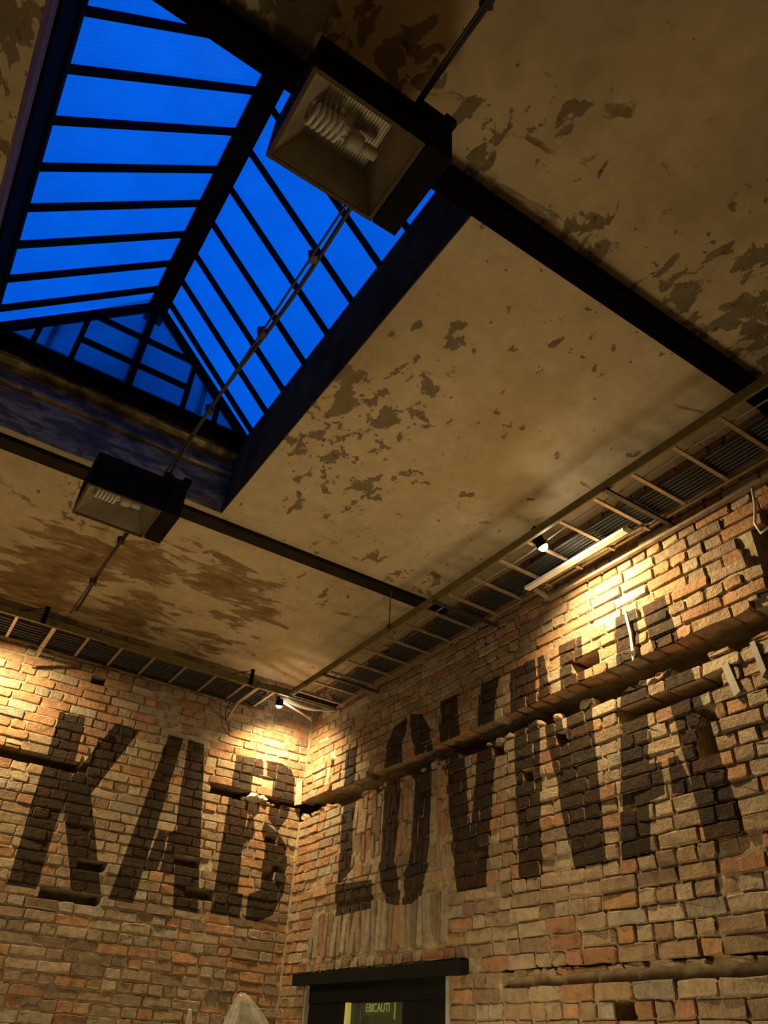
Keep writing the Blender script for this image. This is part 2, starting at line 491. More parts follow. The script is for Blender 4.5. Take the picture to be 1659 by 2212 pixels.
# ------------------------------------------------------------------ brick walls
PITCH = 0.0815
Z0 = 3.63
COLS = [(.34, .25, .155), (.31, .22, .135), (.37, .285, .185), (.29, .20, .12), (.33, .215, .12), (.38, .29, .19), (.26, .185, .115), (.32, .265, .195), (.33, .175, .095), (.24, .165, .105), (.35, .26, .16), (.33, .24, .15)]
def brick_col(lit_orange=0.0):
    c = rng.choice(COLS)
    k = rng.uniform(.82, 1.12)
    if rng.random() < lit_orange:
        c = (.38, .21, .105)  # extra orange bricks: warm pools of the spots put into the brick colour
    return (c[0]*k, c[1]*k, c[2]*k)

def make_brick(u0, u1, v0, v1, out, depth, rough=1.0):
    """verts (u, v, out) and faces of one irregular brick"""
    w, h = u1-u0, v1-v0
    j = lambda s: rng.uniform(-s, s)
    r = [min(h*.42, w*.42, rng.choice((.002, .003, .005, .008, .015)) * rough) for _ in range(4)]
    e = 0.0032*rough
    P = [(u0+r[0], v0), (u0+w*.5, v0+j(e)), (u1-r[1], v0), (u1, v0+r[1]), (u1, v1-r[2]), (u1-r[2], v1), (u0+w*.5, v1+j(e)), (u0+r[3], v1), (u0, v1-r[3]), (u0, v0+r[0])]
    P = [(a+j(e*.7), b+j(e)) for a, b in P]
    cu, cv = (u0+u1)/2, (v0+v1)/2
    tilt_u, tilt_v = j(.04)*rough, j(.08)*rough
    n = len(P)
    V = []
    for a, b in P:
        V.append((a, b, out-depth))
    for a, b in P:
        V.append((a, b, out-.0055-abs(j(.004))+tilt_u*(a-cu)+tilt_v*(b-cv)))
    ins = rng.uniform(.003, .007)
    for a, b in P:
        a2 = a+(ins if a < cu-w*.1 else -ins if a > cu+w*.1 else 0)
        b2 = b+(ins if b < cv else -ins)
        V.append((a2, b2, out+j(.003)*rough+tilt_u*(a-cu)+tilt_v*(b-cv)))
    Fc = []
    for i in range(n):
        k = (i+1) % n
        Fc.append((i, k, n+k, n+i))
        Fc.append((n+i, n+k, 2*n+k, 2*n+i))
    Fc.append(tuple(range(2*n, 3*n)))
    return V, Fc

def paint_split(V, Fc, polys, to3):
    """cut a brick along the lettering and return verts3d, faces, painted flags"""
    us = [v[0] for v in V]; vs = [v[1] for v in V]
    b0, b1, c0, c1 = min(us), max(us), min(vs), max(vs)
    hit = [p for p in polys if min(q[0] for q in p) < b1 and max(q[0] for q in p) > b0 and min(q[1] for q in p) < c1 and max(q[1] for q in p) > c0]
    if not hit:
        return V, Fc, [0]*len(Fc)
    bm = bmesh.new()
    bv = [bm.verts.new(v) for v in V]
    for f in Fc:
        bm.faces.new([bv[i] for i in f])
    rect = [(b0, c0), (b1, c0), (b1, c1), (b0, c1)]
    for p in hit:
        for i in range(len(p)):
            a, b = p[i], p[(i+1) % len(p)]
            ss = [(b[0]-a[0])*(q[1]-a[1])-(b[1]-a[1])*(q[0]-a[0]) for q in rect]
            if min(ss) >= 0 or max(ss) <= 0:
                continue
            if max(a[0], b[0]) < b0 or min(a[0], b[0]) > b1 or max(a[1], b[1]) < c0 or min(a[1], b[1]) > c1:
                continue
            no = Vector((b[1]-a[1], a[0]-b[0], 0)).normalized()
            bmesh.ops.bisect_plane(bm, geom=bm.verts[:]+bm.edges[:]+bm.faces[:], dist=1e-5, plane_co=(a[0], a[1], 0), plane_no=no)
    bm.verts.index_update()
    bm.normal_update()
    V2 = [tuple(v.co) for v in bm.verts]
    F2, fl = [], []
    for f in bm.faces:
        c = f.calc_center_median()
        F2.append(tuple(v.index for v in f.verts))
        fl.append(int(abs(f.normal.z) > .25 and any(inside(p, c.x, c.y) for p in hit)))
    bm.free()
    return V2, F2, fl

def mesh_from(name, V3, Fc, fl, cols, mats):
    me = bpy.data.meshes.new(name)
    me.from_pydata(V3, [], Fc)
    for m in mats:
        me.materials.append(m)
    me.polygons.foreach_set('material_index', fl)
    at = me.attributes.new('col', 'FLOAT_COLOR', 'FACE')
    at.data.foreach_set('color', np.array([(c[0], c[1], c[2], 1) for c in cols], 'f').ravel())
    me.update()
    return me

def build_wall(name, label, to3, polys, bricks, out_fn, urange, res=0.025, frac_label=''):
    """mortar backing with real relief, plus bricks as children"""
    u0, u1 = urange
    nu = int(round((u1-u0)/res))
    nv = int(round(ZC/res))
    us = np.linspace(u0, u1, nu+1)
    vs = np.linspace(0, ZC+0.02, nv+1)
    V = []
    for v in vs:
        for u in us:
            d = out_fn(u, v)
            n = mnoise.noise(Vector((u*9, v*9, 3.1)))*.003 + mnoise.noise(Vector((u*31, v*31, 7.7)))*.002
            if d < -.06:
                n *= 6.0
            V.append((u, v, d+n))
    bm = bmesh.new()
    bv = [bm.verts.new(v) for v in V]
    for j in range(nv):
        for i in range(nu):
            a = j*(nu+1)+i
            bm.faces.new((bv[a], bv[a+1], bv[a+nu+2], bv[a+nu+1]))
    for p in polys:
        lo = (min(q[0] for q in p)-res*1.5, min(q[1] for q in p)-res*1.5)
        hi = (max(q[0] for q in p)+res*1.5, max(q[1] for q in p)+res*1.5)
        for i in range(len(p)):
            a, b = p[i], p[(i+1) % len(p)]
            l0 = (min(a[0], b[0])-res*1.5, min(a[1], b[1])-res*1.5)
            l1 = (max(a[0], b[0])+res*1.5, max(a[1], b[1])+res*1.5)
            fs = [f for f in bm.faces if l0[0] < f.verts[0].co.x < l1[0] and l0[1] < f.verts[0].co.y < l1[1]]
            es = list({e for f in fs for e in f.edges}); vv = list({v for f in fs for v in f.verts})
            no = Vector((b[1]-a[1], a[0]-b[0], 0)).normalized()
            bmesh.ops.bisect_plane(bm, geom=vv+es+fs, dist=1e-5, plane_co=(a[0], a[1], 0), plane_no=no)
    bm.verts.index_update()
    V3 = [to3(*v.co) for v in bm.verts]
    Fc, fl = [], []
    for f in bm.faces:
        c = f.calc_center_median()
        Fc.append(tuple(v.index for v in f.verts))
        fl.append(int(2.5 < c.y < 4.05 and c.z > -.05 and any(inside(p, c.x, c.y) for p in polys)))
    bm.free()
    me = bpy.data.meshes.new(name)
    me.from_pydata(V3, [], Fc)
    me.materials.append(M_MORT); me.materials.append(M_MORTP)
    me.polygons.foreach_set('material_index', fl)
    me.update()
    wall = bpy.data.objects.new(name, me)
    C.objects.link(wall)
    tag(wall, label=label, kind='structure')
    recs = []
    for (a, b, c, d, out, depth, col, rough) in bricks:
        Vb, Fb = make_brick(a, b, c, d, out, depth, rough)
        Vb, Fb, fb = paint_split(Vb, Fb, polys, to3)
        V3 = [to3(*v) for v in Vb]
        q = [project(to3(x, y, out)) for x, y in ((a, c), (b, c), (b, d), (a, d))]
        cx = sum(t[0] for t in q)/4; cy = sum(t[1] for t in q)/4
        area = 0
        if min(t[2] for t in q) > 0.1 and -5 < cx < W+5 and -5 < cy < H+5:
            area = abs(sum(q[i][0]*q[(i+1) % 4][1]-q[(i+1) % 4][0]*q[i][1] for i in range(4)))/2
        recs.append((area, V3, Fb, fb, col))
    recs.sort(key=lambda r: -r[0])
    for area, V3, Fb, fb, col in recs[:300]:
        o = bpy.data.objects.new('brick', mesh_from('brick', V3, Fb, fb, [col]*len(Fb), (M_BRICK, M_BRICKP)))
        C.objects.link(o)
        o.parent = wall
    V3a, Fa, fa, ca = [], [], [], []
    for area, V3, Fb, fb, col in recs[300:]:
        n = len(V3a)
        V3a += V3
        Fa += [tuple(i+n for i in f) for f in Fb]
        fa += fb
        ca += [col]*len(Fb)
    o = bpy.data.objects.new('brick_courses', mesh_from('brick_courses', V3a, Fa, fa, ca, (M_BRICK, M_BRICKP)))
    C.objects.link(o)
    o.parent = wall
    o['kind'] = 'stuff'
    return wall

def course_bricks(v0, ua, ub, header):
    """lay one course between ua and ub, returns (u0,u1) spans"""
    out = []
    u = ua - rng.uniform(0, .13)
    while u < ub:
        L = .125 if header else .255
        if rng.random() < .16:
            L = .255 if header else .125
        L *= rng.uniform(.93, 1.06)
        a, b = max(u, ua), min(u+L, ub)
        if b-a > .04:
            out.append((a+rng.uniform(.003, .006), b-rng.uniform(.003, .006)))
        u += L
    return out
def interp(pts, u):
    for (a, b), (c, d) in zip(pts, pts[1:]):
        if a <= u <= c:
            return b+(d-b)*(u-a)/(c-a)
    return pts[0][1] if u < pts[0][0] else pts[-1][1]
ARCH = [(.93, 2.84), (1.1, 2.90), (1.4, 2.935), (1.7, 2.91), (2.0, 2.84), (2.25, 2.74), (2.43, 2.64)]

# ---- right wall: u = x, plane y = 0, room on the -y side
holes_R = [(4.665, 3.02), (4.66, 3.10), (4.70, 3.18), (3.62, 3.34), (3.29, 3.20)]
U1R = 6.3
bricks = []
def zone_out_R(u, v):
    if 3.63 <= v < 3.95 and u < 5.17:
        return .03 + (.012 if 3.5 < u < 4.33 else 0) - (.03 if .55 < u < 2.4 else 0)
    return 0.0
dropped_R = []
kmin, kmax = int((1.15-Z0)/PITCH), int((ZC-Z0)/PITCH)
for k in range(kmin, kmax+1):
    v0 = Z0+k*PITCH
    vm = v0+PITCH/2
    for a, b in course_bricks(v0, 0.0, U1R, k % 2 == 0):
        um = (a+b)/2
        if 3.46 < vm < 3.63 and um < 5.3:                       # long chase
            if 3.46 < vm < 3.55 and rng.random() < .45:
                h = rng.uniform(.25, .8)
                bricks.append((a, b, v0+.004, v0+PITCH*h, -.004, .08, brick_col(.3), 2.2))
            continue
        if 3.30 < vm < 3.386 and 4.08 < um < 4.84:
            continue
        if 1.99 < vm < 2.08 and um > 2.93:                      # missing course
            if rng.random() < .75:
                bricks.append((a, b, v0+PITCH*.62, v0+PITCH-.004, -.004, .05, brick_col(), 2.0))
            continue
        if vm < 2.16 and .28 < um < 2.64:
            if vm < 2.065 and (b < .47 or a > 2.45):
                pass
            elif vm < 2.065 and a < .47:
                b = .465
                if b-a < .05: continue
            elif vm < 2.065 and b > 2.46:
                a = 2.465
                if b-a < .05: continue
            else:
                continue
        if .43 < um < 2.46 and 2.25 < vm < 2.62:
            continue
        if .95 < um < 2.42 and interp(ARCH, um) < vm < 3.47:
            continue
        if um > 5.19 and 3.63 < vm < 4.2:
            continue
        if any(a < hu < b and v0 < hv < v0+PITCH for hu, hv in holes_R) or rng.random() < .006:
            hu = next((h[0] for h in holes_R if a < h[0] < b and v0 < h[1] < v0+PITCH), None)
            if hu is None:
                dropped_R.append((a, b, v0, v0+PITCH))
                continue
            dropped_R.append((hu-.055, hu+.055, v0, v0+PITCH))
            for p, q in ((a, hu-.05), (hu+.05, b)):
                if q-p > .035:
                    bricks.append((p, q, v0+.005, v0+PITCH-.005, zone_out_R(um, vm), .09, brick_col(.1), 1.6))
            continue
        if b < .30 or a > 2.62 or vm > 2.16 or vm < 2.07:
            pass
        o = zone_out_R(um, vm)
        jit = rng.uniform(-.006, .004) - (.012 if rng.random() < .06 else 0)
        lit_orange = .45 if (vm > 3.5 and um > 3.3) or um < .7 else .12  # spot-lit zones get more orange bricks, lamp warmth painted in
        bricks.append((a, b, v0+rng.uniform(.003, .007), v0+PITCH-rng.uniform(.003, .006), o+jit, (.14 if 3.2 < vm < 3.72 or 1.9 < vm < 2.2 else .05), brick_col(lit_orange), 1.0))
# soldier course over the door
u = .44
while u < 2.45:
    wd_ = rng.uniform(.066, .088)
    bricks.append((u+.004, min(u+wd_, 2.46)-.004, 2.255+rng.uniform(0, .02), 2.615+rng.uniform(-.03, .01), rng.uniform(-.008, .006), .05, (lambda c: (c[0]*.9, c[1]*.98, c[2]*1.05))(brick_col()), 1.3))
    u += wd_
# upright brick infill between the arch and the chase
u = .95
while u < 2.41:
    wd_ = rng.uniform(.066, .09)
    v = interp(ARCH, u+wd_/2)+.012 - rng.uniform(0, .006)
    while v < 3.45:
        L = rng.choice((.25, .25, .125, .19))*rng.uniform(.94, 1.05)
        t = min(v+L, 3.475+rng.uniform(-.02, .01))
        if t-v > .04:
            bricks.append((u+.004, u+wd_-.004, v+.004, t-.004, rng.uniform(-.012, .004), .05, brick_col(.15), 1.4))
        v += L
    u += wd_
def out_R(u, v):
    if .50 < u < 2.43 and v < 2.06: return -.42
    if 3.44 < v < 3.67 and u < 5.3 and not (.93 < u < 2.43 and v < 3.47): return -.32
    if 3.27 < v < 3.42 and 4.1 < u < 4.82: return -.28
    if 1.975 < v < 2.10 and u > 2.95: return -.055
    if u > 5.2 and 3.63 < v < 4.2: return -.22
    for a, b, c, d in dropped_R:
        if a < u < b and c < v < d: return -.2
    if 3.63 <= v < 3.95 and u < 5.17: return zone_out_R(u, v)-.012
    return -.012-.012*max(0, mnoise.noise(Vector((u*1.7, v*2.3, 0.4)))*.9+.35)
wall_right = build_wall('wall_right', 'old brick wall with black stencil lettering, a dark chase and a black door', lambda u, v, o: (u, -o, v), LET_R, bricks, out_R, (0.0, U1R))

# ---- left wall: u = y (negative), plane x = 0, room on the +x side
holes_L = [(-2.02, 2.50), (-1.93, 2.55), (-1.93, 2.83), (-1.88, 2.76), (-0.30, 3.26), (-0.24, 2.98), (-.20, 2.95), (-1.05, 2.90)]
U0L = -4.4
bricks = []
dropped_L = []
def zone_out_L(u, v):
    if 3.63 <= v < 3.95 and u > -1.08: return .022
    if 3.55 <= v < 3.87 and u < -2.1: return .022
    return 0.0
for k in range(kmin, kmax+1):
    v0 = Z0+k*PITCH
    vm = v0+PITCH/2
    for a, b in course_bricks(v0, U0L, 0.0, k % 2 == 1):
        um = (a+b)/2
        if 3.55 < vm < 3.63 and -.98 < um:
            if rng.random() < .3:
                bricks.append((a, b, v0+.004, v0+PITCH*rng.uniform(.3, .6), -.006, .06, brick_col(.4), 2.2))
            continue
        if 3.46 < vm < 3.55 and um < -2.2:
            if rng.random() < .3:
                bricks.append((a, b, v0+.004, v0+PITCH*rng.uniform(.3, .5), -.006, .06, brick_col(.2), 2.2))
            continue
        if any(a < hu < b and v0 < hv < v0+PITCH for hu, hv in holes_L) or rng.random() < .006:
            dropped_L.append((a, b, v0, v0+PITCH))
            continue
        lit_orange = .4 if (um > -.8 and vm > 2.8) or (um < -2.2 and vm > 3.4) else .12  # more orange painted in where the spots hit this wall
        jit = rng.uniform(-.007, .004) - (.012 if rng.random() < .06 else 0)
        bricks.append((a, b, v0+rng.uniform(.003, .007), v0+PITCH-rng.uniform(.003, .006), zone_out_L(um, vm)+jit, .12 if 3.35 < vm < 3.72 else .05, brick_col(lit_orange), 1.0))
def out_L(u, v):
    if 3.52 < v < 3.66 and u > -.98: return -.26
    if 3.44 < v < 3.58 and u < -2.2: return -.26
    for a, b, c, d in dropped_L:
        if a < u < b and c < v < d: return -.2
    z = zone_out_L(u, v)
    return z-.012-.012*max(0, mnoise.noise(Vector((u*1.7, v*2.3, 5.4)))*.9+.35)
wall_left = build_wall('wall_left', 'old brick wall with the painted letters K A B beside the corner', lambda u, v, o: (o, u, v), LET_L, bricks, out_L, (U0L, 0.0))

m = MB()
for a, b in ((0, 3.46), (3.64, ZC)):
    n = max(2, int((b-a)/.06))
    for i in range(n):
        z0, z1 = a+(b-a)*i/n, a+(b-a)*(i+1)/n
        w = .010+.008*rng.random()
        m.prism([(-.02, .02, z0), (w, .02, z0), (w*.5, -w*.5, z0), (-.02, -w, z0)], (0, 0, z1-z0))
m.build('corner_joint', M_MORT, wall_right)

# ------------------------------------------------------------------ rest of the room shell
RX, RY = 10.0, -7.6
MB().box((-.6, RY-.3, -.12), (RX+.3, .6, 0)).build('floor', M_FLOOR, kind='structure', label='dark concrete floor of the hall')
MB().box((RX, RY-.2, 0), (RX+.2, .4, ZC)).build('wall_back', M_WALLP, kind='structure', label='plain plaster wall behind the viewer')
MB().box((-.6, RY-.2, 0), (RX, RY, ZC)).build('wall_front', M_WALLP, kind='structure', label='plain plaster wall far to the left')
MB().box((-.6, RY, 0), (-.42, .6, ZC)).build('wall_core_left', M_WALLP, kind='structure', label='solid core behind the left brick facing')
MB().box((-.6, .47, 0), (RX, .6, ZC)).build('wall_core_right', M_WALLP, kind='structure', label='solid core behind the right brick facing')
MB().box((-.42, RY, 0), (0, U0L, ZC)).build('wall_side', M_WALLP, kind='structure', label='plain continuation of the left wall')
MB().box((U1R, 0, 0), (RX, .5, ZC)).build('wall_near', M_WALLP, kind='structure', label='plain continuation of the right wall')
HX0, HX1, HY0, HY1 = 2.50, 5.50, -4.10, -2.19     # skylight well
m = MB()
T = ZC+.16
m.box((-.6, RY-.2, ZC), (HX0, .6, T)).box((HX0, HY1, ZC), (HX1, .6, T)).box((HX0, RY-.2, ZC), (HX1, HY0, T)).box((HX1, RY-.2, ZC), (RX+.2, .6, T))
m.build('ceiling', M_CEIL, kind='structure', label='flaking ochre ceiling with water stains and dark bare patches')

# steel beams
def ibeam(x0, x1, zb, mat, label):
    r = empty('steel_beam', ((x0+x1)/2, 0, zb), label=label, cat='beam')
    xm = (x0+x1)/2
    def rel(mb):
        mb.v = [(a-xm, b, c-zb) for a, b, c in mb.v]
        return mb
    rel(MB().box((x0, RY, zb), (x1, -.02, zb+.018))).build('bottom_flange', mat, r)
    rel(MB().box((xm-.012, RY, zb+.018), (xm+.012, -.02, ZC+.01))).build('web', mat, r)
    rel(MB().box((x1-.03, RY, zb+.018), (x1, -.02, ZC))).build('casing', mat, r)
    return r
ibeam(5.505, 5.62, 4.75, M_BEAM, 'wide black steel beam crossing under the ceiling beside the hanging floodlight')
ibeam(2.31, 2.44, 4.785, M_BEAM2, 'thin dark steel beam along the far end of the skylight')

# ------------------------------------------------------------------ skylight
ZE, ZR, YM = 5.50, 6.46, -3.12
EL, ER = -4.075, -2.165
e = .006
m = MB()
m.box((HX0-.14, HY0-.12, ZC+.002), (HX0+e, HY1+.12, 5.17)).box((HX0-.14, HY0-.12, 5.17), (HX0+.035, HY1+.12, 5.195)).box((HX0-.14, HY0-.12, 5.195), (HX0+e*2, HY1+.12, 5.33)).box((HX0-.14, HY0-.12, 5.33), (HX0+.09, HY1+.12, 5.36))
m.build('trim_1', M_CURB, kind='structure', label='grey flaking far side of the skylight well')
MB().box((HX0-.14, HY0-.12, 5.36), (HX0+.15, HY1+.12, 5.485)).build('trim_6', M_BLACK, kind='structure', label='black timber plate under the gable glass of the skylight')
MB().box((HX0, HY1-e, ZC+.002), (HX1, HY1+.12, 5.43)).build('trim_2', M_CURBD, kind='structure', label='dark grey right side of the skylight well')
m = MB().box((HX0, HY0-.12, ZC+.002), (HX1, HY0+e, 5.03)).box((HX0, HY0-.12, ZC+.06), (HX1, HY0+e*2, 4.95))
m.build('trim_3', M_WOOD, kind='structure', label='brown wooden board along the left side of the skylight well')
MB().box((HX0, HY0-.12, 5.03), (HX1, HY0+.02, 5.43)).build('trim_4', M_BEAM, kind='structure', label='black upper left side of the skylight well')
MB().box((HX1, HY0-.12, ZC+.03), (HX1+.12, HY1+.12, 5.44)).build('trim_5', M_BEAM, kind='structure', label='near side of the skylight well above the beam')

sky = empty('window_1', (0, 0, 0), label='gabled glass skylight with black glazing bars and blue dusk sky', kind='structure')
MB().box((HX0-.05, YM-.075, ZR-.06), (HX1+.1, YM+.075, ZR+.06)).build('ridge_beam', M_BLACK, sky)
m = MB().box((HX0, EL-.06, 5.42), (HX1, EL+.012, 5.50))
m.build('eave_rail', M_BLACK, sky)
MB().box((HX0, ER-.012, 5.42), (HX1, ER+.06, 5.50)).build('eave_rail', M_BLACK, sky)
XL = [5.229, 4.924, 4.614, 4.305, 3.994, 3.692, 3.391, 3.087, 2.80]
XR = [5.205, 4.872, 4.571, 4.24, 3.92, 3.595, 3.27, 2.985, 2.72]
def slope_pt(side, x, t, lift=0.0):
    y = (EL if side < 0 else ER)
    yr = YM+side*.02
    return Vector((x, y+(yr-y)*t, ZE+(ZR-ZE)*t+lift))
def glazing_bar(side, x, w, seed):
    r = random.Random(seed)
    a, b = slope_pt(side, x, -.01), slope_pt(side, x, 1.0)
    mb = MB().bar(a, b, w, .035, (0, -side*0.7, 0.7))
    for _ in range(7):                                   # crumbs of old putty along the lower edge
        t = r.uniform(.03, .95); l = r.uniform(.008, .03)
        p = slope_pt(side, x-w*.45, t); q = slope_pt(side, x-w*.45, t+l)
        mb.bar(p, q, r.uniform(.006, .016), .02, (0, -side*0.7, 0.7))
    return mb.build('glazing_bar', M_BLACK, sky)
for side, XS in ((-1, XL), (1, XR)):
    for i, x in enumerate(XS):
        glazing_bar(side, x, .034 if side < 0 else .028, i*7+side)
    edges = [HX1-.01]+XS+[HX0+.13]
    for i in range(len(edges)-1):
        x1, x0 = edges[i]-.004, edges[i+1]+.004
        nrm = Vector((0, -side*(ZR-ZE)*-1, 0))
        ps = [slope_pt(side, x0, 0, .03), slope_pt(side, x1, 0, .03), slope_pt(side, x1, 1, .03), slope_pt(side, x0, 1, .03)]
        c = sum(ps, Vector())/4
        ex = Vector((1, 0, 0)); ey = (ps[3]-ps[0]).normalized(); ez = ex.cross(ey)
        loc = [((p-c).dot(ex), (p-c).dot(ey), 0) for p in ps]
        o = MB().prism(loc, (0, 0, .006)).build('pane', M_GLASS, sky)
        o.matrix_world = Matrix(((ex.x, ey.x, ez.x, c.x), (ex.y, ey.y, ez.y, c.y), (ex.z, ey.z, ez.z, c.z), (0, 0, 0, 1)))
# gables
def gable(xg, near):
    zb = 5.47
    y0, y1 = EL, ER
    def top(y):
        return ZE+(ZR-ZE)*(1-abs(y-YM)/((y1-y0)/2))
    MB().box((xg-.03, y0-.05, 5.38), (xg+.03, y1+.05, zb+.02)).build('gable_sill', M_BLACK, sky)
    for s in (-1, 1):
        MB().bar((xg, (y0 if s < 0 else y1), ZE-.03), (xg, YM, ZR-.03), .05, .06, (0, s*.7, .7)).build('gable_rafter', M_BLACK, sky)
    mull = [-3.818, -3.553, -3.13, -2.71, -2.45]
    for y in mull:
        w = .05 if abs(y+3.13) < .01 else .038
        MB().box((xg-.02, y-w/2, zb), (xg+.02, y+w/2, top(y)-.02)).build('mullion', M_BLACK, sky)
    rows = [5.737, 6.02]
    for z in rows:
        MB().box((xg-.018, -3.553, z-.017), (xg+.018, -2.71, z+.017)).build('transom', M_BLACK, sky)
    cols = [y0]+mull+[y1]
    for i in range(len(cols)-1):
        zs = [zb]+rows+[6.6] if i in (2, 3) else [zb, 6.6]
        for a, b in zip(zs, zs[1:]):
            poly = [(cols[i], a), (cols[i+1], a), (cols[i+1], b), (cols[i], b)]
            poly = clip_poly(poly, (YM, ZR), (y0, ZE))
            poly = clip_poly(poly, (y1, ZE), (YM, ZR)) if poly else poly
            if len(poly) < 3: continue
            MB().prism([(xg-.004, p[0], p[1]) for p in poly], (.006, 0, 0)).build('pane', M_GLASSG, sky)
gable(2.62, False)
MB().box((HX1+.0, EL-.05, 5.42), (HX1+.06, ER+.05, 6.5)).build('gable_board', M_BLACK, sky)

# building beyond the skylight, on the roof
prof = [(YM-1.23, T), (YM+1.23, T), (YM+1.23, 5.6), (YM, 7.0), (YM-1.23, 5.6)]
outw = MB().prism([(2.2, y, z) for y, z in prof], (-3.2, 0, 0)).build('wall_outside', M_OUT, kind='structure', label='dim gabled roof of the next skylight beyond the gable glass')
for y in (-3.75, -3.12, -2.5):
    MB().box((2.2, y-.02, 5.2), (2.225, y+.02, 5.6+1.4*(1-abs(y-YM)/1.23)-.05)).build('glazing_rib', M_BLACK, outw)
MB().box((2.2, -4.2, 5.85), (2.22, -2.05, 5.89)).build('glazing_rail', M_BLACK, outw)

# ------------------------------------------------------------------ cable trays
def tray(name, along, a0, a1, c_out, c_in, z, rungs, label, mats, a1_in=None):
    """along: 'x' (right wall) or 'y' (left wall); c_* are the cross positions of the two side rails"""
    r = empty(name, (0, 0, 0), label=label, cat='cable tray')
    def P(a, c, zz): return (a, c, zz) if along == 'x' else (c, a, zz)
    def bx(mb, a, b, c, d, e, f):
        p, q = P(a, c, e), P(b, d, f)
        mb.box(tuple(min(s, t) for s, t in zip(p, q)), tuple(max(s, t) for s, t in zip(p, q)))
        return mb
    for c, mt, s in ((c_out, mats[0], 1), (c_in, mats[1], -1)):
        mb = MB()
        ae = a1_in if (a1_in is not None and c == c_in) else a1
        bx(mb, a0, ae, c-.003, c+.003, z, z+.06)
        dirn = 1 if (c_in > c_out) == (c == c_out) else -1
        bx(mb, a0, ae, c, c+dirn*.02, z, z+.005)
        bx(mb, a0, ae, c, c+dirn*.02, z+.055, z+.06)
        mb.build('side_rail', mt, r)
    for q in rungs:
        mb = MB()
        bx(mb, q-.012, q+.012, min(c_out, c_in), max(c_out, c_in), z+.006, z+.02)
        mb.build('rung', mats[2], r)
    return r, P, bx
ZT = 4.40
rR = [0.815+.2935*i for i in range(0, 20)]
trR, PR, bxR = tray('cable_tray', 'x', .69, 6.6, -.60, -.09, ZT, rR, 'ladder cable tray running under the ceiling along the right lettered wall', (M_TRAYG, M_TRAY, M_TRAY))
rL = [-.75-.3*i for i in range(0, 13)]
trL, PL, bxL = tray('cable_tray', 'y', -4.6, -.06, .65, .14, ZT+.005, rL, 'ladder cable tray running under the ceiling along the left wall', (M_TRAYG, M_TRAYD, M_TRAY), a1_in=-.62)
# end cross pieces at the corner
MB().box((.69, -.60, ZT+.0), (.715, -.09, ZT+.04)).build('end_bar', M_TRAYD, trR)
MB().box((.70, -.615, ZT+.01), (1.0, -.604, ZT+.05)).build('joining_plate', M_TRAYG, trR)
# hangers: threaded rods up to the ceiling and stub brackets
for x in (2.42,):
    MB().tube([(x, -.605, ZT+.02), (x, -.605, ZC)], .006, 6).build('hanger_rod', M_TRAYG, trR)
    MB().box((x-.02, -.62, ZT+.03), (x+.02, -.602, ZT+.055)).build('hanger_clip', M_TRAYD, trR)
for y in (-1.02, -2.95):
    MB().box((.66, y-.018, ZT), (.672, y+.018, ZT+.16)).bar((.67, y, ZT+.15), (.67, y-.2, ZT+.05), .006, .006).build('upright_bracket', M_BLACK, trL)
for y in (-.95, -2.85, -4.3):
    MB().bar((.01, y, ZT-.015), (.70, y, ZT-.015), .035, .02).build('wall_bracket', M_TRAY, trL)
    MB().bar((.01, y, ZT-.13), (.22, y, ZT-.02), .02, .02).build('bracket_brace', M_TRAY, trL)
for x in (1.35, 3.05, 4.75):
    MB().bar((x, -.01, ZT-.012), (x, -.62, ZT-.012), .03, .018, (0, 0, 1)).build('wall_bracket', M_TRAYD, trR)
# lower angle frame hanging under the right tray by the spot
MB().bar((3.66, -.17, ZT-.02), (3.66, -.02, ZT-.05), .03, .02).bar((3.66, -.03, ZT-.055), (5.6, -.03, ZT-.055), .03, .02).build('angle_frame', M_TRAY, trR)
for x in (3.75, 4.05, 4.34, 4.63):
    MB().bar((x, -.15, ZT-.008), (x, -.09, ZT-.008), .02, .012).build('cleat', M_TRAY, trR)
MB().box((3.72, -.152, ZT-.004), (4.66, -.14, ZT+.012)).build('inner_strip', M_TRAY, trR)

# metal lighting batten lying along the tray
bt = empty('light_batten', (4.08, -.205, ZT), label='long bright metal batten lying along the right cable tray beside the spot', cat='light')
MB().box((-.46, -.02, -.022), (.46, .02, -.008)).build('channel', M_BATTEN, bt)
MB().box((-.46, -.024, -.022), (.46, -.02, -.001)).box((-.46, .02, -.022), (.46, .024, -.001)).build('channel_lip', M_BATTEN, bt)
MB().box((-.5, -.022, -.024), (-.46, .022, -.001)).build('end_cap', M_TRAYD, bt)
MB().box((.46, -.022, -.024), (.5, .022, -.001)).build('end_cap', M_TRAYD, bt)

# cables lying on the trays
def cable(pts, r, mat, label, group=None):
    return MB().tube(pts, r, 6).build('cable', mat, smooth=True, label=label, cat='cable', group=group)
def wavy(along, a0, a1, c, z, amp, seed, n=40):
    r = random.Random(seed)
    ph = [r.uniform(0, 6.28) for _ in range(4)]
    out = []
    for i in range(n+1):
        a = a0+(a1-a0)*i/n
        cc = c+amp*(math.sin(a*2.3+ph[0])*.6+math.sin(a*5.1+ph[1])*.3)
        zz = z+amp*.3*abs(math.sin(a*3.4+ph[2]))
        out.append((a, cc, zz) if along == 'x' else (cc, a, zz))
    return out
for i in range(8):
    cable(wavy('x', .75+.03*i, 6.5, -.13-.03*i, ZT+.035, .012, 4), rng.uniform(.008, .0125), M_CABLE,
          'black cable lying in the bundle along the right cable tray', 'cables on the right tray')
cable(wavy('x', .8, 6.5, -.47, ZT+.03, .02, 31), .005, M_JAMB, 'thin pale cable lying apart on the right cable tray')
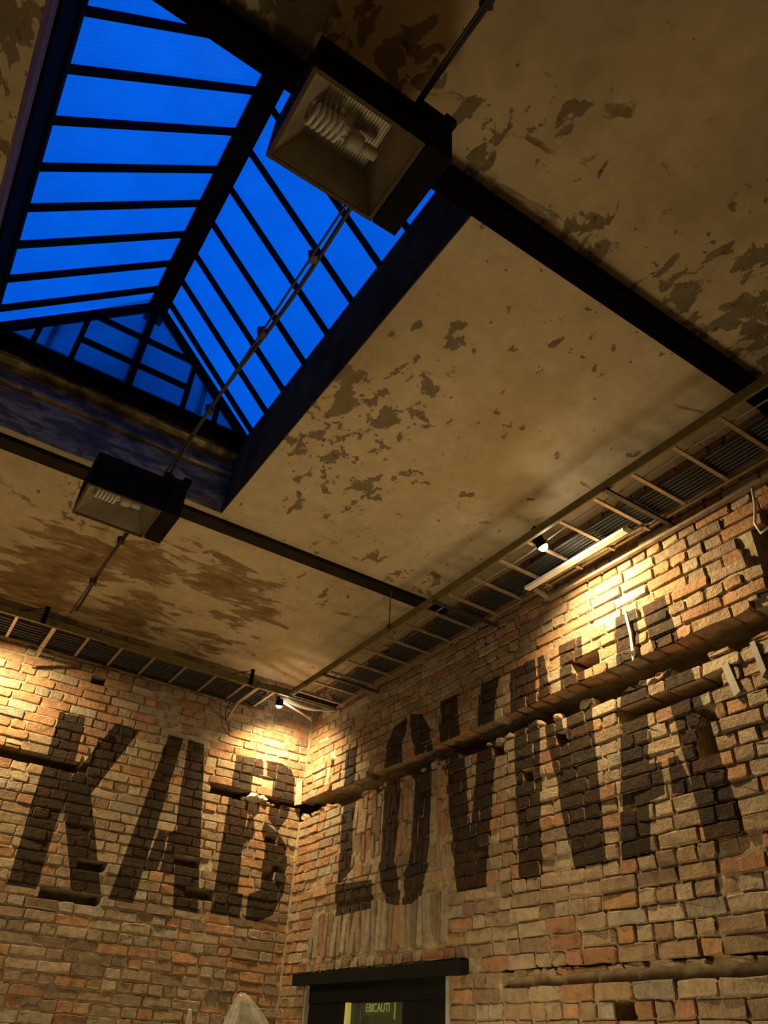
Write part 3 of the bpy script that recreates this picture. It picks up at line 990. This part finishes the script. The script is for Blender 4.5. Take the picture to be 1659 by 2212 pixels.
for i in range(6):
    cable(wavy('y', -4.5, -.62-.03*i, .20+.055*i, ZT+.04, .015, 50), rng.uniform(.008, .013), M_CABLE,
          'black cable lying in the bundle along the left cable tray', 'cables on the left tray')
for i in range(5):
    a, b, c = Vector((.60-.055*i, -.62, ZT+.02)), Vector((.50-.06*i, -.30+.03*i, ZT-.03)), Vector((.62-.02*i, -.06-.022*i, ZT+.012))
    if i > 2:
        c = Vector((.10+.05*(i-3), -.05-.03*(i-3), ZT+.02))
    pts = [a*(1-t)**2+b*(2*t*(1-t))+c*t*t for t in [k/14 for k in range(15)]]
    pts = [(p.x, p.y, p.z+.012*i) for p in pts]
    cable(pts, .010, M_CABLEW, 'white cable curving across the tray corner above the lit brick', 'white cables in the corner')
cable([(.12, -.98, ZT+.02), (.05, -.99, ZT-.02), (.03, -.985, ZT-.10), (.028, -.955, ZT-.17), (.026, -.92, ZT-.22), (.024, -.88, ZT-.25)][::1], .006, M_CABLE,
      'short black cable end drooping from the left tray onto the brick')
cable([(5.30, -.02, 4.36), (5.30, -.05, 4.20), (5.28, -.07, 4.08), (5.30, -.08, 4.00), (5.36, -.07, 4.02), (5.38, -.05, 4.10), (5.36, -.03, 4.18)], .008, M_CABLEW,
      'white cable loop hanging at the broken end of the brick band')

# tray spots
def tray_spot(loc, tgt, label):
    r = empty('spot_lamp', loc, label=label, cat='spot lamp')
    d = (Vector(tgt)-Vector(loc)).normalized()
    q = d.to_track_quat('-Z', 'Y').to_matrix().to_4x4()
    def put(o):
        o.matrix_local = q
        return o
    ring = lambda z, rr: [(rr*math.cos(2*math.pi*k/16), rr*math.sin(2*math.pi*k/16), z) for k in range(16)]
    mb = MB()
    prof = [(.10, .02), (.095, .032), (.05, .036), (.012, .04)]
    n = 0
    for z, rr in prof:
        mb.v += ring(z, rr)
    for i in range(len(prof)-1):
        for k in range(16):
            mb.f.append((i*16+k, i*16+(k+1) % 16, (i+1)*16+(k+1) % 16, (i+1)*16+k))
    mb.f.append(tuple(range(16)))
    put(mb.build('shade', M_HOUSE, r, smooth=True))
    mb = MB()
    mb.v += ring(.045, .033)
    mb.f.append(tuple(range(16)))
    mb2 = MB().tube([(0, 0, -.016), (0, 0, -.008), (0, 0, .006), (0, 0, .03)], [.012, .025, .033, .034], 16)
    put(mb2.build('lens', M_LENS, r, smooth=True))
    put(MB().bar((.042, 0, .06), (.042, 0, .15), .008, .02, (0, 1, 0)).bar((-.042, 0, .06), (-.042, 0, .15), .008, .02, (0, 1, 0)).bar((-.046, 0, .15), (.046, 0, .15), .02, .008).build('yoke', M_BLACK, r))
    return r
tray_spot((4.08, -.47, 4.385), (4.25, 0.0, 3.55), 'lit spot lamp clipped to the right cable tray above the letter N')
tray_spot((.42, -.59, 4.375), (0.0, -0.42, 3.35), 'black spot lamp under the tray corner lighting the brick corner')
tray_spot((.50, -3.38, 4.385), (0.0, -3.05, 3.5), 'spot lamp on the left cable tray at the edge of the view')

# ------------------------------------------------------------------ hanging floodlights
def floodlight(loc, label):
    r = empty('floodlight', loc, label=label, cat='floodlight', group='hanging floodlights')
    ax, ay, hz, t = .178, .222, .235, .012
    mb = MB()
    mb.box((-ax-t, -ay-t, 0), (-ax, ay+t, hz)).box((ax, -ay-t, 0), (ax+t, ay+t, hz)).box((-ax, -ay-t, 0), (ax, -ay, hz)).box((-ax, ay, 0), (ax, ay+t, hz)).box((-ax-t, -ay-t, hz), (ax+t, ay+t, hz+.012))
    mb.build('housing', M_HOUSE, r)
    b0, b1, zt = .115, .135, .165
    lo = [(-ax, -ay, .004), (ax, -ay, .004), (ax, ay, .004), (-ax, ay, .004)]
    hi = [(-b0, -b1, zt), (b0, -b1, zt), (b0, b1, zt), (-b0, b1, zt)]
    for i in range(4):
        k = (i+1) % 4
        n = (Vector(hi[i])-Vector(lo[i])).cross(Vector(lo[k])-Vector(lo[i])).normalized()
        MB().prism([lo[i], lo[k], hi[k], hi[i]], tuple(n*.003)).build('reflector_panel', M_REFL, r)
    mb = MB().box((-b0, -b1, zt), (b0, b1, zt+.004))
    for k in range(22):
        y = -b1+.006+k*(2*b1-.012)/21
        mb.box((-b0+.002, y-.0025, zt-.004), (b0-.002, y+.0025, zt))
    mb.build('reflector_top', M_REFL, r)
    mb = MB()
    for a, b in (((-ax-t, -ay-t), (ax+t, -ay+.004)), ((-ax-t, ay-.004), (ax+t, ay+t)), ((-ax-t, -ay+.004), (-ax+.004, ay-.004)), ((ax-.004, -ay+.004), (ax+t, ay-.004))):
        mb.box((a[0], a[1], -.006), (b[0], b[1], .001))
    mb.build('rim', M_RUST, r)
    # ballast box on the side, with chamfered far end
    poly = [(-ax-.012, ay+t+.008, .0), (ax+.014, ay+t+.008, .0), (ax+.014, ay+t+.008, hz+.01), (-ax-.012, ay+t+.008, hz-.03)]
    MB().prism(poly, (0, .11, 0)).build('ballast_box', M_HOUSE, r)
    MB().box((ax-.02, ay-.03, hz+.012), (ax+.03, ay+.14, hz+.03)).box((ax-.02, ay-.03, hz+.03), (ax+.02, ay+.02, hz+.055)).box((ax-.02, ay+.09, hz+.03), (ax+.03, ay+.14, hz+.065)).build('mounting_bracket', M_HOUSE, r)
    MB().box((-ax-.06, ay-.075, hz-.05), (-ax-.01, ay-.005, hz+.03)).build('clamp', M_RUST, r)
    # folded fluorescent lamp lying across
    bu = empty('bulb', (0, 0, 0)); bu.parent = r
    zb = .095
    pts = []
    nt_ = 6
    for i in range(nt_*14+1):
        a = 2*math.pi*i/14
        pts.append((.040*math.cos(a), -.165+.135*i/(nt_*14), zb+.040*math.sin(a)))
    MB().tube(pts, .0082, 7).build('spiral_tube', M_CFL, bu, smooth=True)
    MB().tube([(.02, -.03, zb), (.01, .002, zb)], .008, 8).tube([(-.02, -.03, zb), (-.01, .002, zb)], .008, 8).build('tube_neck', M_CFL, bu)
    MB().tube([(0, .0, zb), (0, .004, zb), (0, .02, zb), (0, .06, zb), (0, .066, zb)], [.026, .036, .038, .034, .024], 16).build('lamp_base', M_SOCK, bu, smooth=True)
    MB().tube([(0, .066, zb), (0, .085, zb), (0, .13, zb)], [.021, .024, .024], 14).build('socket', M_SOCK, bu, smooth=True)
    return r
floodlight((5.655, -2.945, 4.305), 'larger nearer floodlight hanging with its open face down under the skylight ridge')
floodlight((2.825, -2.945, 4.305), 'smaller farther floodlight hanging below the far end of the skylight')

# suspension wire and feed cable through both floodlights
def line_pts(y0, z0, amp, seed, x0=.66, x1=9.9, n=60):
    r = random.Random(seed); ph = r.uniform(0, 6)
    out = []
    for i in range(n+1):
        x = x0+(x1-x0)*i/n
        sag = 0.05*math.sin(math.pi*(x-x0)/(x1-x0))
        out.append((x, y0+amp*math.sin(x*3.1+ph), z0-sag*.3+amp*math.sin(x*2.3+ph*2)))
    return out
MB().tube(line_pts(-2.765, 4.565, .003, 1), .006, 6).build('suspension_wire', M_CABLE, label='straight thin black wire carrying both floodlights under the ceiling', cat='wire')
MB().tube(line_pts(-2.738, 4.60, .012, 2), .011, 8).build('feed_cable', M_CABLEB, smooth=True, label='thicker brown cable tied along the floodlight wire', cat='cable')
for x in (6.25, 5.0, 4.45, 3.75, 2.05, 1.3):
    MB().bar((x-.012, -2.77, 4.58), (x+.012, -2.735, 4.585), .04, .05).build('cable_tie', M_CABLE, label='black tie binding cable to wire, %s' % {6.25: 'nearest the viewer', 5.0: 'just past the nearer floodlight', 4.45: 'halfway under the skylight glass', 3.75: 'before the farther floodlight', 2.05: 'just past the farther floodlight', 1.3: 'nearest the left wall'}[x], cat='cable tie', group='cable ties on the floodlight wire')

# ------------------------------------------------------------------ door in the right wall
dr = empty('door_1', (1.47, 0, 0), label='black double door under a heavy black lintel, with a glazed panel with an olive glow', kind='structure')
def db(name, a, b, mat):
    o = MB().box((a[0]-1.47, a[1], a[2]), (b[0]-1.47, b[1], b[2])).build(name, mat, dr)
    return o
db('lintel', (.30, -.045, 2.072), (2.625, .10, 2.155), M_DOOR)
db('jamb', (.485, -.01, 0), (.51, .2, 2.072), M_JAMB)
db('jamb', (2.425, -.012, 0), (2.46, .2, 2.072), M_JAMB)
db('head', (.51, .02, 1.95), (2.425, .12, 2.072), M_DOOR)
db('stile', (.51, .03, 0), (1.095, .10, 1.95), M_DOOR)
db('stile', (1.875, .03, 0), (2.425, .10, 1.95), M_DOOR)
db('lower_panel', (1.095, .035, 0), (1.875, .09, .9), M_DOOR)
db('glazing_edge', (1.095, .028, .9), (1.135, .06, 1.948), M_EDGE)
db('glass', (1.135, .06, .9), (1.875, .066, 1.948), M_GLASSG)
lit = db('olive_glow_panel', (1.02, .30, .7), (1.95, .32, 2.05), M_DGLASS)  # added panel that gives the door glass its olive glow
sg = empty('door_sign', (1.40, .13, 1.918), label='small glowing yellow letters behind the glass of the black door', cat='sign')
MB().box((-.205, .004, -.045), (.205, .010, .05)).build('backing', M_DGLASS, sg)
tc = bpy.data.curves.new('lettering', 'FONT')
tc.body = 'EBICAUTI'
tc.size = .078
tc.align_x = 'CENTER'
tc.align_y = 'CENTER'
tc.extrude = .001
to = bpy.data.objects.new('lettering', tc)
C.objects.link(to)
bpy.context.view_layer.update()
tme = bpy.data.meshes.new_from_object(to)
bpy.data.objects.remove(to, do_unlink=True)
to = bpy.data.objects.new('lettering', tme)
C.objects.link(to)
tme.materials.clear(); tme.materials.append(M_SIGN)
to.parent = sg
to.rotation_euler = (math.pi/2, 0, 0)
to.location = (0, 0, 0)
MB().box((-.24, -.004, -.09), (-.232, .004, .06)).build('side_strip', M_JAMB, sg)
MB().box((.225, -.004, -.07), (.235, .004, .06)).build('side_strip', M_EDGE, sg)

# ------------------------------------------------------------------ small things on the walls
def plaster_bit(name, pts_uv, wall, out0, out1, mat, label, cat, group=None):
    if wall == 'R':
        poly = [(u, -out0, v) for u, v in pts_uv]; d = (0, -(out1-out0), 0)
    else:
        poly = [(out0, u, v) for u, v in pts_uv]; d = (out1-out0, 0, 0)
    return MB().prism(poly, d).build(name, mat, label=label, cat=cat, group=group)
plaster_bit('plaster_strip', [(4.305, 3.95), (4.322, 3.96), (4.335, 3.8), (4.33, 3.64), (4.31, 3.62), (4.317, 3.8)], 'R', .02, .046, M_PLAST, 'pale upright plaster strip at the crack in the brick band', 'plaster')
plaster_bit('wood_wedge', [(4.855, 3.40), (4.895, 3.41), (4.925, 3.24), (4.885, 3.22)], 'R', -.02, .012, M_JAMB, 'pale wedge set in the brick right of the last letter, the wider one', 'wedge')
plaster_bit('wood_wedge', [(5.04, 3.47), (5.07, 3.47), (5.09, 3.30), (5.06, 3.27)], 'R', -.02, .012, M_JAMB, 'pale narrow wedge in the brick nearest the right edge', 'wedge')
def rubble(loc, r, seed, mat, label, group):
    bm = bmesh.new()
    bmesh.ops.create_icosphere(bm, subdivisions=2, radius=r)
    for v in bm.verts:
        n = mnoise.noise(v.co*(2.2/r)*.5+Vector((seed, seed*.7, 0)))
        v.co *= 1+.55*n
        v.co.z *= .6
    me = bpy.data.meshes.new('rubble')
    bm.to_mesh(me); bm.free()
    me.materials.append(mat)
    o = bpy.data.objects.new('rubble_lump', me)
    C.objects.link(o)
    o.location = loc
    return tag(o, label=label, cat='rubble', group=group)
rubble((.0, -.53, 3.585), .075, 3, M_PLAST, 'bright white lump of crumpled filling in the left wall slot', None)
rubble((-.01, -.44, 3.60), .05, 5, M_PLAST, 'smaller pale lump beside the bright filling in the left wall slot', None)
plaster_bit('plaster_strip', [(-.10, 3.83), (-.05, 3.86), (-.03, 3.62), (-.09, 3.60)], 'L', .01, .045, M_PLAST, 'white plaster smear at the inner corner above the slot', 'plaster')
for i in range(16):
    x = rng.uniform(.15, 5.1)
    rubble((x, .03+rng.uniform(0, .03), 3.495+rng.uniform(0, .01)), rng.uniform(.022, .05), 10+i, M_RUBBLE, 'broken brick crumb lying in the long chase of the right wall', 'brick crumbs in the right chase')
for i in range(6):
    rubble((-.04, -rng.uniform(.05, .95), 3.575), rng.uniform(.02, .04), 40+i, M_RUBBLE, 'broken brick crumb lying in the slot of the left wall', 'brick crumbs in the left slot')

# clear plastic sheeting gathered to a peak, standing before the left wall
def film(name, cx, cy, ztop, w, lean, seed, label):
    nA, nZ = 56, 34
    mb = MB()
    for j in range(nZ+1):
        t = j/nZ                                   # 0 floor, 1 peak
        z = ztop*t
        d = ztop-z                                 # distance below the peak
        r0 = w*min(1.0, .10+1.15*(d/.35)**.8 if d < .35 else 1.25)*.5 if d < .35 else w*.62
        for k in range(nA):
            a = 2*math.pi*k/nA
            fold = 1+.16*math.sin(a*4+seed+3*t)+.10*math.sin(a*9+seed*2.3+8*d)+.05*math.sin(a*17+14*d)
            rr = max(.012, r0*fold)
            yy = math.sin(a)
            side = 1.45 if yy > 0 else .62          # long shoulder to the right, steep to the left
            mb.v.append((cx+rr*.42*math.cos(a), cy+rr*yy*side+lean*t, z-.03*abs(math.sin(a*2+seed))*min(1, d*6)))
    for j in range(nZ):
        for k in range(nA):
            mb.f.append((j*nA+k, j*nA+(k+1) % nA, (j+1)*nA+(k+1) % nA, (j+1)*nA+k))
    mb.f.append(tuple(nZ*nA+k for k in range(nA)))
    mb.f.append(tuple(k for k in range(nA))[::-1])
    return mb.build(name, M_FILM, smooth=True, label=label, cat='plastic sheet')
film('plastic_sheet', .36, -.52, 1.985, .40, .0, 1.0, 'large clear plastic sheet gathered to a peak near the corner by the door')
film('plastic_sheet', .34, -.93, 1.845, .12, .0, 2.2, 'small clear plastic wisp left of the larger plastic sheet')
